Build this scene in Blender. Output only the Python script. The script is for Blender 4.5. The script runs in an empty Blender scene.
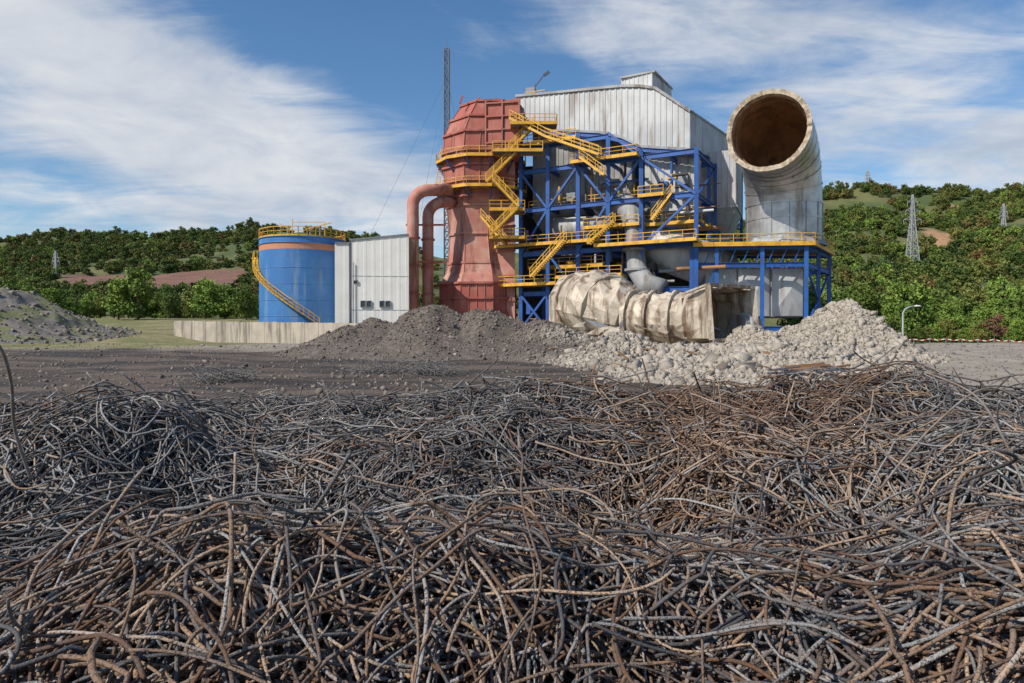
import bpy, math, random
import numpy as np
from mathutils import Vector
random.seed(7); rng=np.random.default_rng(7)
sc=bpy.context.scene
F=683.0; HOR=335.0; CH=2.2
def S(px,py,D): return Vector(((px-512)/F*D, D, CH+(HOR-py)/F*D))
def zz(py,D): return CH+(HOR-py)/F*D
# ---------------------------------------------------------------- numpy noise
def _h(ix,iy,s):
    n=(ix*374761393+iy*668265263+s*1442695041)&0x7fffffff
    n=((n^(n>>13))*1274126177)&0x7fffffff
    return ((n^(n>>16))&0xffff)/65535.0
def vn(x,y,s=0):
    x=np.asarray(x,float); y=np.asarray(y,float)
    ix=np.floor(x).astype(np.int64); iy=np.floor(y).astype(np.int64)
    fx=x-ix; fy=y-iy; fx=fx*fx*(3-2*fx); fy=fy*fy*(3-2*fy)
    a=_h(ix,iy,s); b=_h(ix+1,iy,s); c=_h(ix,iy+1,s); d=_h(ix+1,iy+1,s)
    return (a*(1-fx)+b*fx)*(1-fy)+(c*(1-fx)+d*fx)*fy-0.5
def fbm(x,y,s=0,o=4):
    r=0; a=1; f=1
    for i in range(o):
        r=r+a*vn(x*f+i*17.3,y*f-i*9.1,s+i); a*=.5; f*=2.03
    return r
def ss(a,b,x):
    t=np.clip((np.asarray(x,float)-a)/(b-a),0,1); return t*t*(3-2*t)
# ---------------------------------------------------------------- materials
def newmat(name):
    m=bpy.data.materials.new(name); m.use_nodes=True
    nt=m.node_tree; return m,nt,nt.nodes['Principled BSDF']
def mixc(nt,f,a,b):
    n=nt.nodes.new('ShaderNodeMix'); n.data_type='RGBA'
    for s,v in ((0,f),(6,a),(7,b)):
        if isinstance(v,bpy.types.NodeSocket): nt.links.new(v,n.inputs[s])
        else: n.inputs[s].default_value = v if s==0 else (*v,1)
    return n.outputs[2]
def noi(nt,scale,detail=4,stretch=None,rough=.6):
    tc=nt.nodes.new('ShaderNodeTexCoord'); n=nt.nodes.new('ShaderNodeTexNoise')
    n.inputs['Scale'].default_value=scale; n.inputs['Detail'].default_value=detail; n.inputs['Roughness'].default_value=rough
    if stretch:
        mp=nt.nodes.new('ShaderNodeMapping'); mp.inputs['Scale'].default_value=stretch
        nt.links.new(tc.outputs['Object'],mp.inputs[0]); nt.links.new(mp.outputs[0],n.inputs['Vector'])
    else: nt.links.new(tc.outputs['Object'],n.inputs['Vector'])
    return n.outputs['Fac']
def rampf(nt,f,a,b):
    n=nt.nodes.new('ShaderNodeMapRange'); n.inputs[1].default_value=a; n.inputs[2].default_value=b
    n.interpolation_type='SMOOTHSTEP'
    nt.links.new(f,n.inputs[0]); return n.outputs[0]
def bump(nt,bs,h,strength,dist):
    b=nt.nodes.new('ShaderNodeBump'); b.inputs['Strength'].default_value=strength; b.inputs['Distance'].default_value=dist
    nt.links.new(h,b.inputs['Height']); nt.links.new(b.outputs[0],bs.inputs['Normal'])
def M(name,c1,c2,c3=None,rough=.6,metal=0.0,s1=.6,s2=2.5,bd=0.0,t=(.4,.62),t2=(.55,.72)):
    m,nt,bs=newmat(name)
    col=mixc(nt,rampf(nt,noi(nt,s1,5),*t),c1,c2)
    if c3: col=mixc(nt,rampf(nt,noi(nt,s2,5,(1,1,.13)),*t2),col,c3)
    nt.links.new(col,bs.inputs['Base Color'])
    bs.inputs['Roughness'].default_value=rough; bs.inputs['Metallic'].default_value=metal
    if bd: bump(nt,bs,noi(nt,s2*2,4),.6,bd)
    return m
m_clad=M('grey_cladding',(.48,.485,.48),(.38,.385,.385),(.26,.235,.205),rough=.55,metal=.1,s1=.2,s2=.8,t2=(.51,.70))
m_clad2=M('grey_duct_metal',(.33,.335,.335),(.24,.24,.24),(.16,.125,.10),rough=.65,metal=.1,s1=.3,s2=.9,t2=(.5,.68))
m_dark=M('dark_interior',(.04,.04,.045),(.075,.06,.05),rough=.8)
m_blue=M('blue_steel',(.012,.095,.34),(.018,.065,.24),(.08,.065,.07),rough=.5,s1=.5,s2=1.5,t2=(.57,.75))
m_yel=M('yellow_paint',(.68,.38,.03),(.52,.27,.03),(.22,.12,.04),rough=.5,s1=1,s2=2,t2=(.56,.75))
m_red=M('faded_red_steel',(.34,.085,.06),(.39,.14,.10),(.15,.065,.05),rough=.65,s1=.35,s2=.9,t=(.4,.65),t2=(.49,.68))
m_pink=M('weathered_pink_steel',(.42,.16,.12),(.47,.27,.21),(.22,.09,.065),rough=.7,s1=.35,s2=.9,t=(.38,.65),t2=(.49,.68))
m_white=M('white_cladding',(.76,.74,.69),(.70,.68,.63),(.58,.55,.49),rough=.6,s1=.3,s2=.6)
m_win=M('dark_glass',(.03,.035,.04),(.05,.055,.06),rough=.25)
m_tank=M('blue_tank_paint',(.03,.14,.37),(.045,.18,.42),(.15,.24,.37),rough=.5,s1=.25,s2=.6,t2=(.52,.72))
m_orange=M('orange_band',(.50,.20,.10),(.42,.21,.13),(.3,.2,.15),rough=.6,s1=.8)
m_conc=M('concrete',(.42,.37,.30),(.34,.30,.25),(.18,.155,.13),rough=.9,s1=.5,s2=.9,bd=.03,t2=(.5,.68))
m_cream=M('cream_insulated_steel',(.52,.455,.355),(.38,.325,.25),(.18,.12,.08),rough=.6,metal=.15,s1=.6,s2=1.0,bd=.14,t2=(.47,.62))
m_silver=M('aluminium_jacket',(.52,.51,.495),(.36,.355,.35),(.28,.24,.2),rough=.40,metal=.6,s1=.4,s2=.7,bd=.03)
m_rimc=M('torn_insulation',(.48,.41,.31),(.30,.23,.155),(.17,.10,.055),rough=.9,s1=1.5,s2=2,bd=.1)
m_rust=M('rusty_inside',(.32,.165,.075),(.20,.105,.05),(.11,.065,.038),rough=.85,s1=.5,s2=.7,bd=.03)
m_galv=M('galvanised_steel',(.25,.26,.27),(.18,.19,.2),rough=.5,metal=.4)
m_bark=M('bark',(.09,.065,.045),(.06,.045,.03),rough=.9)
# ---------------------------------------------------------------- mesh helpers
def npmesh(name,V,Fc,mat,smooth=False,attrs=None,parent=None,loc=None):
    V=np.ascontiguousarray(V,dtype=np.float32); Fc=np.ascontiguousarray(Fc,dtype=np.int32)
    me=bpy.data.meshes.new(name); me.vertices.add(len(V)); me.vertices.foreach_set('co',V.ravel())
    k=Fc.shape[1]; me.loops.add(Fc.size); me.loops.foreach_set('vertex_index',Fc.ravel())
    me.polygons.add(len(Fc)); me.polygons.foreach_set('loop_start',np.arange(0,Fc.size,k,dtype=np.int32))
    me.update(calc_edges=True)
    if smooth: me.polygons.foreach_set('use_smooth',np.ones(len(Fc),dtype=bool))
    if attrs:
        for an,av in attrs.items():
            av=np.asarray(av,dtype=np.float32)
            if av.ndim==1:
                a=me.attributes.new(an,'FLOAT','POINT'); a.data.foreach_set('value',av)
            else:
                a=me.attributes.new(an,'FLOAT_COLOR','POINT')
                a.data.foreach_set('color',np.concatenate([av,np.ones((len(av),1),np.float32)],1).ravel())
    me.materials.append(mat)
    o=bpy.data.objects.new(name,me); sc.collection.objects.link(o)
    if parent: o.parent=parent
    return o
def empty(name,loc=(0,0,0)):
    e=bpy.data.objects.new(name,None); e.location=loc; e.empty_display_size=.5; sc.collection.objects.link(e); return e
class Bld:
    def __init__(s,name,loc=(0,0,0)):
        s.name=name; s.loc=Vector(loc); s.parts={}
    def add(s,part,mat,vf,smooth=False):
        v,f=vf; k=part
        if k not in s.parts: s.parts[k]=([],[],mat,smooth)
        V,Fc,_,_=s.parts[k]; n=len(V); V.extend(v); Fc.extend([tuple(i+n for i in q) for q in f])
    def build(s):
        e=empty(s.name,s.loc)
        for k,(V,Fc,m,sm) in s.parts.items():
            me=bpy.data.meshes.new(k); me.from_pydata([tuple(Vector(v)-s.loc) for v in V],[],Fc); me.update()
            if sm:
                for p in me.polygons: p.use_smooth=True
            me.materials.append(m); o=bpy.data.objects.new(k,me); sc.collection.objects.link(o); o.parent=e
        return e
def beam(p0,p1,w,h=None):
    p0=Vector(p0);p1=Vector(p1);h=h or w; d=(p1-p0).normalized()
    up=Vector((0,0,1)) if abs(d.z)<.95 else Vector((0.3,1,0)).normalized()
    a=d.cross(up).normalized(); b=a.cross(d).normalized(); a*=w/2; b*=h/2
    v=[p0-a-b,p0+a-b,p0+a+b,p0-a+b,p1-a-b,p1+a-b,p1+a+b,p1-a+b]
    return v,[(3,2,1,0),(4,5,6,7),(0,1,5,4),(1,2,6,5),(2,3,7,6),(3,0,4,7)]
def join(*vf):
    V=[];Fc=[]
    for v,f in vf:
        n=len(V); V+=list(v); Fc+=[tuple(i+n for i in q) for q in f]
    return V,Fc
def ibeam(p0,p1,w,h=None):
    p0=Vector(p0);p1=Vector(p1);h=h or w; d=(p1-p0).normalized()
    up=Vector((0,0,1)) if abs(d.z)<.95 else Vector((0.3,1,0)).normalized()
    a=d.cross(up).normalized(); b=a.cross(d).normalized(); t=.12*w
    o=b*(h/2-t/2)
    return join(beam(p0+o,p1+o,w,t),beam(p0-o,p1-o,w,t),beam(p0,p1,t*1.2,h-2*t-.004))
def prism(pts,zb,zt):
    n=len(pts); zb=zb if hasattr(zb,'__len__') else [zb]*n; zt=zt if hasattr(zt,'__len__') else [zt]*n
    v=[Vector((p[0],p[1],b)) for p,b in zip(pts,zb)]+[Vector((p[0],p[1],t)) for p,t in zip(pts,zt)]
    f=[tuple(range(n-1,-1,-1)),tuple(range(n,2*n))]+[(i,(i+1)%n,n+(i+1)%n,n+i) for i in range(n)]
    return v,f
def tube(path,rad,n=16,caps=True,phase=0,jit=0,squash=1):
    P=[Vector(p) for p in path]; K=len(P); R=rad if hasattr(rad,'__len__') else [rad]*K
    v=[];f=[];prev=None
    for i in range(K):
        t=(P[min(i+1,K-1)]-P[max(i-1,0)]).normalized()
        if prev is None:
            ref=Vector((0,0,1)) if abs(t.z)<.9 else Vector((0,1,0)); a=t.cross(ref).normalized()
        else: a=(prev-t*prev.dot(t)).normalized()
        prev=a; b=t.cross(a)
        for k in range(n):
            g=2*math.pi*k/n+phase; r=R[i]*(1+jit*random.uniform(-1,1))
            v.append(P[i]+a*(r*math.cos(g))+b*(r*math.sin(g)*squash))
    for i in range(K-1):
        for k in range(n):
            f.append((i*n+k,i*n+(k+1)%n,(i+1)*n+(k+1)%n,(i+1)*n+k))
    if caps: f+= [tuple(range(n-1,-1,-1)),tuple(range((K-1)*n,K*n))]
    return v,f
def corr(p0,p1,zb0,zb1,zt0,zt1,pitch=.6,dep=.09):
    p0=Vector((p0[0],p0[1],0));p1=Vector((p1[0],p1[1],0)); L=(p1-p0).length; d=(p1-p0)/L; nrm=Vector((d.y,-d.x,0))
    k=max(1,int(L/pitch)); pts=[]
    for i in range(k):
        for a,o in ((0,0),(.55,0),(.65,dep),(.9,dep)): pts.append(((i+a)/k,o))
    pts.append((1,0)); v=[];f=[]
    for t,o in pts:
        q=p0+(p1-p0)*t+nrm*o
        v+= [Vector((q.x,q.y,zb0+(zb1-zb0)*t)),Vector((q.x,q.y,zt0+(zt1-zt0)*t))]
    for i in range(len(pts)-1): f.append((2*i,2*i+2,2*i+3,2*i+1))
    return v,f
def rail(b,path,part='handrails',mat=None,h=1.15,w=.09,sp=1.6,toe=True):
    mat=mat or m_yel
    for p,q in zip(path[:-1],path[1:]):
        p=Vector(p);q=Vector(q);L=(q-p).length
        if L<.05: continue
        up=Vector((0,0,1))
        b.add(part,mat,beam(p+up*h,q+up*h,w)); b.add(part,mat,beam(p+up*h*.55,q+up*h*.55,w*.7))
        if toe: b.add(part,mat,beam(p+up*.06,q+up*.06,.05,.2))
        k=max(1,int(L/sp))
        for i in range(k+1):
            s=p+(q-p)*(i/k); b.add(part,mat,beam(s,s+up*h,w*.9))
def deck(b,pts,z,rails=(),th=.14,edge=.3,emat=None):
    n=len(pts); b.add('deck_grating',m_galv,prism(pts,z-th,z))
    for i in range(n):
        p=Vector((*pts[i][:2],z-edge/2-.005));q=Vector((*pts[(i+1)%n][:2],z-edge/2-.005))
        b.add('deck_edge_beams',emat or m_yel,beam(p,q,.12,edge))
        if i in rails: rail(b,[p+Vector((0,0,edge/2)),q+Vector((0,0,edge/2))])
def stair(b,p0,p1,side,width=1.0):
    p0=Vector(p0);p1=Vector(p1);s=Vector(side).normalized()*width
    for o in (Vector((0,0,0)),s):
        b.add('stair_stringers',m_yel,beam(p0+o,p1+o,.08,.32)); rail(b,[p0+o,p1+o],toe=False,sp=1.3)
    k=max(2,int(abs(p1.z-p0.z)/.22))
    for i in range(k+1):
        c=p0+(p1-p0)*(i/k); b.add('stair_treads',m_galv,beam(c,c+s,.26,.04))
# ---------------------------------------------------------------- terrain
def gz(x,y):
    x=np.asarray(x,float);y=np.asarray(y,float); r=np.hypot(x,y)
    z=1.0*ss(32,75,y)
    z=z+1.6*ss(84,112,y)*ss(-45,-62,x)+4.4*ss(110,200,y)*ss(-15,-60,x)
    z=z+ss(12,40,r)*.35*fbm(x/14,y/14,3)*(1-ss(300,600,r))+.16*fbm(x/1.7,y/1.7,5,3)*(1-ss(60,120,r))
    return z
bx=np.array([-1200,-300,0,60,130,250,340,450,600,720,800,870,950,1024,1150,1500,2200])
rp=np.array([60,72,76,86,87,93,86,66,60,98,124,139,138,147,149,115,80])
def hz(x,y):
    x=np.asarray(x,float);y=np.asarray(y,float); r=np.hypot(x,y)
    px=512+F*x/np.maximum(y,40); yy=np.maximum(y,1)
    R=np.interp(px,bx,rp); right=ss(600,760,px)
    D0=225-90*right; Dr=520-100*right
    t=np.clip((yy-D0)/(Dr-D0),0,4)
    sh=np.where(t<1,t*(.55+.45*t),1-.25*ss(1,3,t))
    z=R/F*Dr*sh+3+ (2.2)*np.minimum(t,1)+np.minimum(t,1)*(14*fbm(x/90,y/90,11)+3*fbm(x/22,y/22,13,3))
    return z+3.5*(1-right)*np.minimum(1,t*3)-7*(1-np.minimum(1,t*8))
def polar(r,a):
    A,R=np.meshgrid(a,r); x=R*np.sin(A); y=R*np.cos(A)
    nr,na=len(r),len(a); i=np.arange(nr-1)[:,None]*na+np.arange(na-1)[None,:]; i=i.ravel()
    return x.ravel(),y.ravel(),np.stack([i,i+1,i+na+1,i+na],1)[:, ::-1]
def ground_mat():
    m,nt,bs=newmat('ground_soil')
    at=nt.nodes.new('ShaderNodeAttribute'); at.attribute_name='zone'
    sp=nt.nodes.new('ShaderNodeSeparateColor'); nt.links.new(at.outputs['Color'],sp.inputs[0])
    dirt=mixc(nt,rampf(nt,noi(nt,.35,6),.35,.65),(.33,.285,.23),(.24,.205,.165))
    dirt=mixc(nt,rampf(nt,noi(nt,6,5),.5,.7),dirt,(.39,.35,.29))
    coal=mixc(nt,rampf(nt,noi(nt,.22,7,(.35,1.6,1)),.42,.60),(.032,.026,.022),(.115,.084,.062))
    coal=mixc(nt,rampf(nt,noi(nt,4,6),.55,.72),coal,(.15,.125,.105))
    grass=mixc(nt,rampf(nt,noi(nt,.12,6),.4,.6),(.16,.16,.055),(.27,.225,.11))
    grass=mixc(nt,rampf(nt,noi(nt,1.2,5),.45,.7),grass,(.08,.11,.035))
    c=mixc(nt,sp.outputs[0],dirt,coal); c=mixc(nt,sp.outputs[1],c,grass)
    nt.links.new(c,bs.inputs['Base Color']); bs.inputs['Roughness'].default_value=.95
    bump(nt,bs,noi(nt,5,5),1.0,.14); return m
r=np.concatenate([np.geomspace(.3,150,300),np.geomspace(155,5000,50)])
a=np.linspace(-math.pi,math.pi,901)
x,y,Fc=polar(r,a); z=gz(x,y)
nn=fbm(x/9,y/9,21,5)
coal=(1-ss(9,14,x+6*nn))*(1-ss(56,68,y+12*nn+.15*x))
coal=np.maximum(coal,.75*(1-ss(15,22,np.hypot(x,y))))
grass=np.maximum(ss(66,76,y+10*nn)*ss(-24,-34,x+8*nn), ss(108,122,y+14*nn))
grass=np.maximum(grass,ss(56,66,x+8*nn)*ss(50,70,y))
npmesh('ground',np.stack([x,y,z],1),Fc,ground_mat(),True,{'zone':np.stack([coal,grass,0*x],1)})
def hill_mat():
    m,nt,bs=newmat('hillside')
    at=nt.nodes.new('ShaderNodeAttribute'); at.attribute_name='zone'
    sp=nt.nodes.new('ShaderNodeSeparateColor'); nt.links.new(at.outputs['Color'],sp.inputs[0])
    g=mixc(nt,rampf(nt,noi(nt,.03,6),.4,.6),(.06,.085,.025),(.13,.13,.045))
    g=mixc(nt,sp.outputs[1],g,(.34,.20,.11))
    b=mixc(nt,rampf(nt,noi(nt,.05,6,(1,4,6)),.4,.6),(.20,.095,.07),(.14,.08,.055))
    c=mixc(nt,sp.outputs[0],g,b); nt.links.new(c,bs.inputs['Base Color']); bs.inputs['Roughness'].default_value=.95
    bump(nt,bs,noi(nt,.5,5),.8,1.0); return m
def redmask(x,y):
    px=512+F*x/np.maximum(y,1); n=fbm(x/40,y/40,31)
    return ss(55,75,px+25*n)*(1-ss(238,250,px+25*n))*ss(325,332,y+12*n)*(1-ss(385,392,y+22*n+.05*(px-60)))
def baremask(x,y):
    n=fbm(x/14,y/14,33,4)*9
    e=lambda cx,cy,rx,ry: 1-ss(.7,1.1,np.hypot((x-cx+n)/rx,(y-cy+n)/ry))
    return np.maximum.reduce([e(165,255,9,14),e(188,300,7,12),e(214,268,7,12),e(246,380,9,9),e(140,340,6,8)])
r=np.linspace(128,900,190); a=np.linspace(-1.15,1.15,700)
x,y,Fc=polar(r,a); z=hz(x,y); rm=redmask(x,y)
npmesh('hills',np.stack([x,y,z],1),Fc,hill_mat(),True,{'zone':np.stack([rm,baremask(x,y),0*x],1)})
# ---------------------------------------------------------------- foliage
def leaf_mat(name,c1,c2,c3):
    m,nt,bs=newmat(name)
    at=nt.nodes.new('ShaderNodeAttribute'); at.attribute_name='tint'
    oi=nt.nodes.new('ShaderNodeObjectInfo')
    c=mixc(nt,at.outputs['Fac'],c1,c2); c=mixc(nt,rampf(nt,oi.outputs['Random'],.2,1.1),c,c3)
    nt.links.new(c,bs.inputs['Base Color']); bs.inputs['Roughness'].default_value=.65
    bs.inputs['Specular IOR Level'].default_value=.2
    return m
lf_dark=leaf_mat('dark_green_leaves',(.035,.062,.016),(.09,.13,.03),(.13,.135,.035))
lf_green=leaf_mat('green_leaves',(.055,.10,.02),(.14,.19,.038),(.19,.19,.05))
lf_lime=leaf_mat('light_green_leaves',(.09,.165,.028),(.22,.31,.055),(.15,.21,.04))
lf_brown=leaf_mat('autumn_leaves',(.14,.095,.032),(.22,.155,.05),(.15,.14,.04))
lf_redd=leaf_mat('dead_red_leaves',(.14,.06,.04),(.22,.11,.07),(.18,.09,.06))
def tree_mesh(name,h,w,ncl,nl,leaf,mat,seed,trunk=True,low=.25):
    g=np.random.default_rng(seed); V=[];Q=[];T=[]
    c=[]
    while len(c)<ncl:
        p=g.uniform(-1,1,3)
        if np.linalg.norm(p)<1 and np.linalg.norm(p)>.35: c.append(p)
    c=np.array(c); taper=1-.35*np.clip(c[:,2],0,1)
    cc=np.stack([c[:,0]*w*.40*taper,c[:,1]*w*.40*taper,h*(low+(1-low)*.5)+c[:,2]*h*(1-low)*.44],1)
    rad=g.uniform(.10,.2,ncl)*w; tint=g.uniform(0,1,ncl)
    per=nl//ncl; P=[];TT=[]
    for i in range(ncl):
        d=g.normal(size=(per,3)); d/=np.linalg.norm(d,axis=1)[:,None]
        P.append(cc[i]+d*rad[i]*g.uniform(.5,1.25,(per,1))*np.array([1,1,.8])); TT.append(np.clip(tint[i]+g.normal(0,.2,per),0,1))
    P=np.concatenate(P);TT=np.concatenate(TT); n=len(P)
    u=g.normal(size=(n,3)); u/=np.linalg.norm(u,axis=1)[:,None]; v=np.cross(u,g.normal(size=(n,3))); v/=np.linalg.norm(v,axis=1)[:,None]
    s=(leaf*g.uniform(.6,1.3,n))[:,None]
    V=np.stack([P-u*s,P-v*s*.6,P+u*s,P+v*s*.6],1).reshape(-1,3); Q=np.arange(4*n).reshape(n,4); T=np.repeat(TT,4)
    me_v=[V];me_q=[Q]; off=len(V)
    if trunk:
        def br(a,b,r0,r1):
            nonlocal off
            v,f=tube([a,(Vector(a)+Vector(b))/2+Vector(g.normal(0,.04*h,3)*[1,1,0]),b],[r0,(r0+r1)/2,r1],6,False)
            me_v.append(np.array([tuple(q) for q in v])); me_q.append(np.array(f)+off); off+=len(v)
        br((0,0,-.6),(0,0,h*.6),h*.028,h*.014)
        for i in g.choice(ncl,min(7,ncl),replace=False): br((0,0,h*g.uniform(.2,.5)),tuple(cc[i]),h*.012,h*.004)
    V=np.concatenate(me_v);Q2=np.concatenate(me_q); T=np.concatenate([T,np.zeros(len(V)-len(T))])
    o=npmesh(name,V,Q2,mat,False,{'tint':T}); me=o.data; me.materials.append(m_bark)
    mi=np.zeros(len(Q2),dtype=np.int32); mi[n:]=1; me.polygons.foreach_set('material_index',mi)
    bpy.data.objects.remove(o); return me
scrub=[tree_mesh('scrub_%d'%i,5.5,6.5,14,560,.40,m_,100+i,True,.02) for i,m_ in enumerate([lf_dark,lf_green,lf_dark,lf_lime,lf_brown])]
trees=[tree_mesh('broadleaf_%d'%i,9.5,7.5,34,3200,.27,m_,200+i,True,.08) for i,m_ in enumerate([lf_green,lf_lime,lf_lime,lf_green])]
def place(parent,me,x,y,z,s):
    o=bpy.data.objects.new('tree',me); sc.collection.objects.link(o); o.parent=parent
    o.location=(x,y,z); o.rotation_euler=(0,0,random.uniform(0,6.28)); o.scale=(s*random.uniform(.85,1.2),s*random.uniform(.85,1.2),s*random.uniform(.8,1.15))
eh=empty('hillside_trees'); cnt=0
for i in range(10500):
    pxx=random.uniform(-120,1180); right=pxx>700
    D=math.sqrt(random.uniform(150**2 if right else 235**2,(445 if right else 545)**2)) if not(350<pxx<700) else random.uniform(230,560)
    xx=(pxx-512)/F*D
    if 380<pxx<730 and random.random()<.85: continue
    if float(redmask(xx,D))>.3 or float(baremask(xx,D-3))>.3: continue
    d=float(vn(xx/28,D/28,77))+float(vn(xx/9,D/9,78))*.5
    if d<(-.16 if right else -.2): continue
    pn=float(vn(xx/45,D/45,80))
    w=[.40,.24,.24,.10 ,.02] if not right else [.34,.26,.2,.12+max(0,pn)*.3,.05+max(0,-pn)*.35]
    me=random.choices(scrub,w)[0]
    place(eh,me,xx,D,float(hz(xx,D))-.3,random.uniform(.4,1.2)); cnt+=1
et=empty('tree_line')
for i in range(64):
    pxx=790+i*6.6+random.uniform(-6,6); D=random.choice([118,126,136])+random.uniform(-4,4); X=(pxx-512)/F*D
    place(et,random.choice(trees),X,D,float(gz(X,D))-.2,random.uniform(.6,1.15))
for i in range(40):
    pxx=820+i*9; D=112+random.uniform(-3,3); X=(pxx-512)/F*D
    place(et,random.choice(trees),X,D,float(gz(X,D))-.3,random.uniform(.3,.5))
for i in range(60):
    pxx=-120+i*7.2+random.uniform(-7,7); D=random.choice([190,205,225])+random.uniform(-6,6); X=(pxx-512)/F*D
    place(et,random.choice(trees),X,D,float(gz(X,D))-.3,random.uniform(.6,1.1))
for pxx,D,s in ((118,170,1.2),(136,172,1.35),(10,150,1.1),(30,160,1.0),(205,180,1.1),(225,182,1.2),(246,175,1.1),(160,200,1.0)):
    X=(pxx-512)/F*D; place(et,random.choice(trees),X,D,float(gz(X,D))-.3,s)
dead=tree_mesh('dead_tree_mesh',6,4.5,16,1200,.2,lf_redd,321,True,.2)
o=bpy.data.objects.new('dead_tree',dead); sc.collection.objects.link(o); X=(995-512)/F*100; o.location=(X,100,float(gz(X,100))-.2); o.scale=(.75,.75,.75)
# ---------------------------------------------------------------- spoil heap (left)
def heap(name,x0,x1,y0,y1,st,fn,mat,attrs=None):
    xs=np.arange(x0,x1,st); ys=np.arange(y0,y1,st); X,Y=np.meshgrid(xs,ys); Z=fn(X,Y)
    nx,ny=len(xs),len(ys); i=(np.arange(ny-1)[:,None]*nx+np.arange(nx-1)[None,:]).ravel()
    Q=np.stack([i,i+1,i+nx+1,i+nx],1)
    return npmesh(name,np.stack([X.ravel(),Y.ravel(),Z.ravel()],1),Q,mat,True,attrs(X.ravel(),Y.ravel()) if attrs else None)
m_spoil=M('spoil',(.19,.17,.15),(.11,.10,.09),(.15,.16,.07),rough=.95,s1=.8,s2=.35,bd=.35,t2=(.48,.6))
def spz(x,y):
    d=np.maximum(0,ss(-54,-82,x)); rid=np.exp(-((y-98)/12)**2)
    return gz(x,y)-.4+10.5*d*rid*(1+.35*fbm(x/7,y/7,41))+ 1.0*fbm(x/2,y/2,42,4)*rid*ss(0,.2,d)
heap('spoil_heap',-125,-50,72,128,.4,spz,m_spoil)
# ---------------------------------------------------------------- rubble
def tint_mat(name,c1,c2,c3,rough=.9,bd=.03,s=3,metal=0):
    m,nt,bs=newmat(name); at=nt.nodes.new('ShaderNodeAttribute'); at.attribute_name='tint'
    c=mixc(nt,at.outputs['Fac'],c1,c2); c=mixc(nt,rampf(nt,noi(nt,s,5),.5,.75),c,c3)
    nt.links.new(c,bs.inputs['Base Color']); bs.inputs['Roughness'].default_value=rough; bs.inputs['Metallic'].default_value=metal
    if bd: bump(nt,bs,noi(nt,s*3,4),.8,bd)
    return m
m_rub=tint_mat('rubble',(.10,.080,.066),(.39,.345,.285),(.20,.17,.14),bd=.05)
def rubh(x,y):
    n=fbm(x/5,y/5,51,4)
    g=lambda cx,cy,sx,sy,h: h*np.exp(-((x-cx)/sx)**2-((y-cy)/sy)**2)
    h=np.maximum.reduce([g(-7,61,5,8,4.0),g(-2,62,5,8,4.1),g(-13,61,5.5,7,3.0),g(3,60,5,9,3.0),g(8,53,5,12,1.8),g(13,46,7,14,1.6),
        g(20,50,5.5,12,1.6),g(27.0,58,4.4,8,4.2),g(22,60,4,6,2.0),g(31,59,2.6,5,1.6),g(10,36,6,6,1.0),g(15,34,3.6,5,.9)])
    h=np.maximum(h-.42,-.3)
    return h*(1+.6*n)+.45*fbm(x/1.6,y/1.6,52,4)*ss(0,.6,h)
def rubt(x,y): return np.clip(ss(2,10,x+7*fbm(x/4,y/4,53)+.12*(58-y))*.85+.10,0,1)
heap('rubble_pile',-26,44,26,78,.2,lambda x,y: gz(x,y)-.05+rubh(x,y),m_rub,lambda x,y:{'tint':np.clip(rubt(x,y)-.16+.3*fbm(x/.8,y/.8,54),0,1)})
cub=np.array([[sx,sy,sz] for sx in(-1,1) for sy in(-1,1) for sz in(-1,1)],float)
cbf=np.array([[0,1,3,2],[4,6,7,5],[0,4,5,1],[2,3,7,6],[0,2,6,4],[1,5,7,3]])
def rocks(name,P,Sz,T,mat):
    n=len(P); V=cub[None]*.62+rng.uniform(-.36,.36,(n,8,3))
    V=V*rng.uniform(.4,1.4,(n,1,3))*np.asarray(Sz)[:,None,None]
    def rot(V,i,j,a):
        c,s=np.cos(a)[:,None],np.sin(a)[:,None]; p,q=V[...,i].copy(),V[...,j].copy(); V[...,i]=p*c-q*s; V[...,j]=p*s+q*c
    rot(V,1,2,rng.uniform(-1.2,1.2,n)); rot(V,0,2,rng.uniform(-.9,.9,n)); rot(V,0,1,rng.uniform(0,6.28,n))
    V=V+P[:,None,:]; Fq=(cbf[None]+(np.arange(n)*8)[:,None,None]).reshape(-1,4)
    return npmesh(name,V.reshape(-1,3),Fq,mat,False,{'tint':np.repeat(T,8)})
n=110000; X=rng.uniform(-22,40,n); Y=rng.uniform(27,70,n); H=rubh(X,Y)
keep=(H>-.02)&(rng.uniform(0,1,n)<np.clip(.3+H*.5,0,1)*(.5+.5*rubt(X,Y))); X,Y,H=X[keep],Y[keep],H[keep]
sz=np.clip(rng.lognormal(-2.45,.6,len(X)),.04,.48)*(.5+.6*rubt(X,Y))
rocks('rubble_stones',np.stack([X,Y,gz(X,Y)-.03+H],1),sz,np.clip(rubt(X,Y)+rng.normal(0,.27,len(X)),0,1),m_rub)
n=9000; Y=rng.uniform(13,80,n); X=rng.uniform(-1,1,n)*Y*.85
rocks('loose_stones',np.stack([X,Y,gz(X,Y)],1),np.clip(rng.lognormal(-3.0,.55,n),.02,.25),np.clip(rng.uniform(0,.45,n),0,1),m_rub)
n=1500; Y=rng.uniform(84,112,n); X=rng.uniform(-95,-56,n)
rocks('spoil_stones',np.stack([X,Y,spz(X,Y)],1),np.clip(rng.lognormal(-1.7,.5,n),.1,.5),np.clip(rng.uniform(.1,.5,n),0,1),m_rub)
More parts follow.
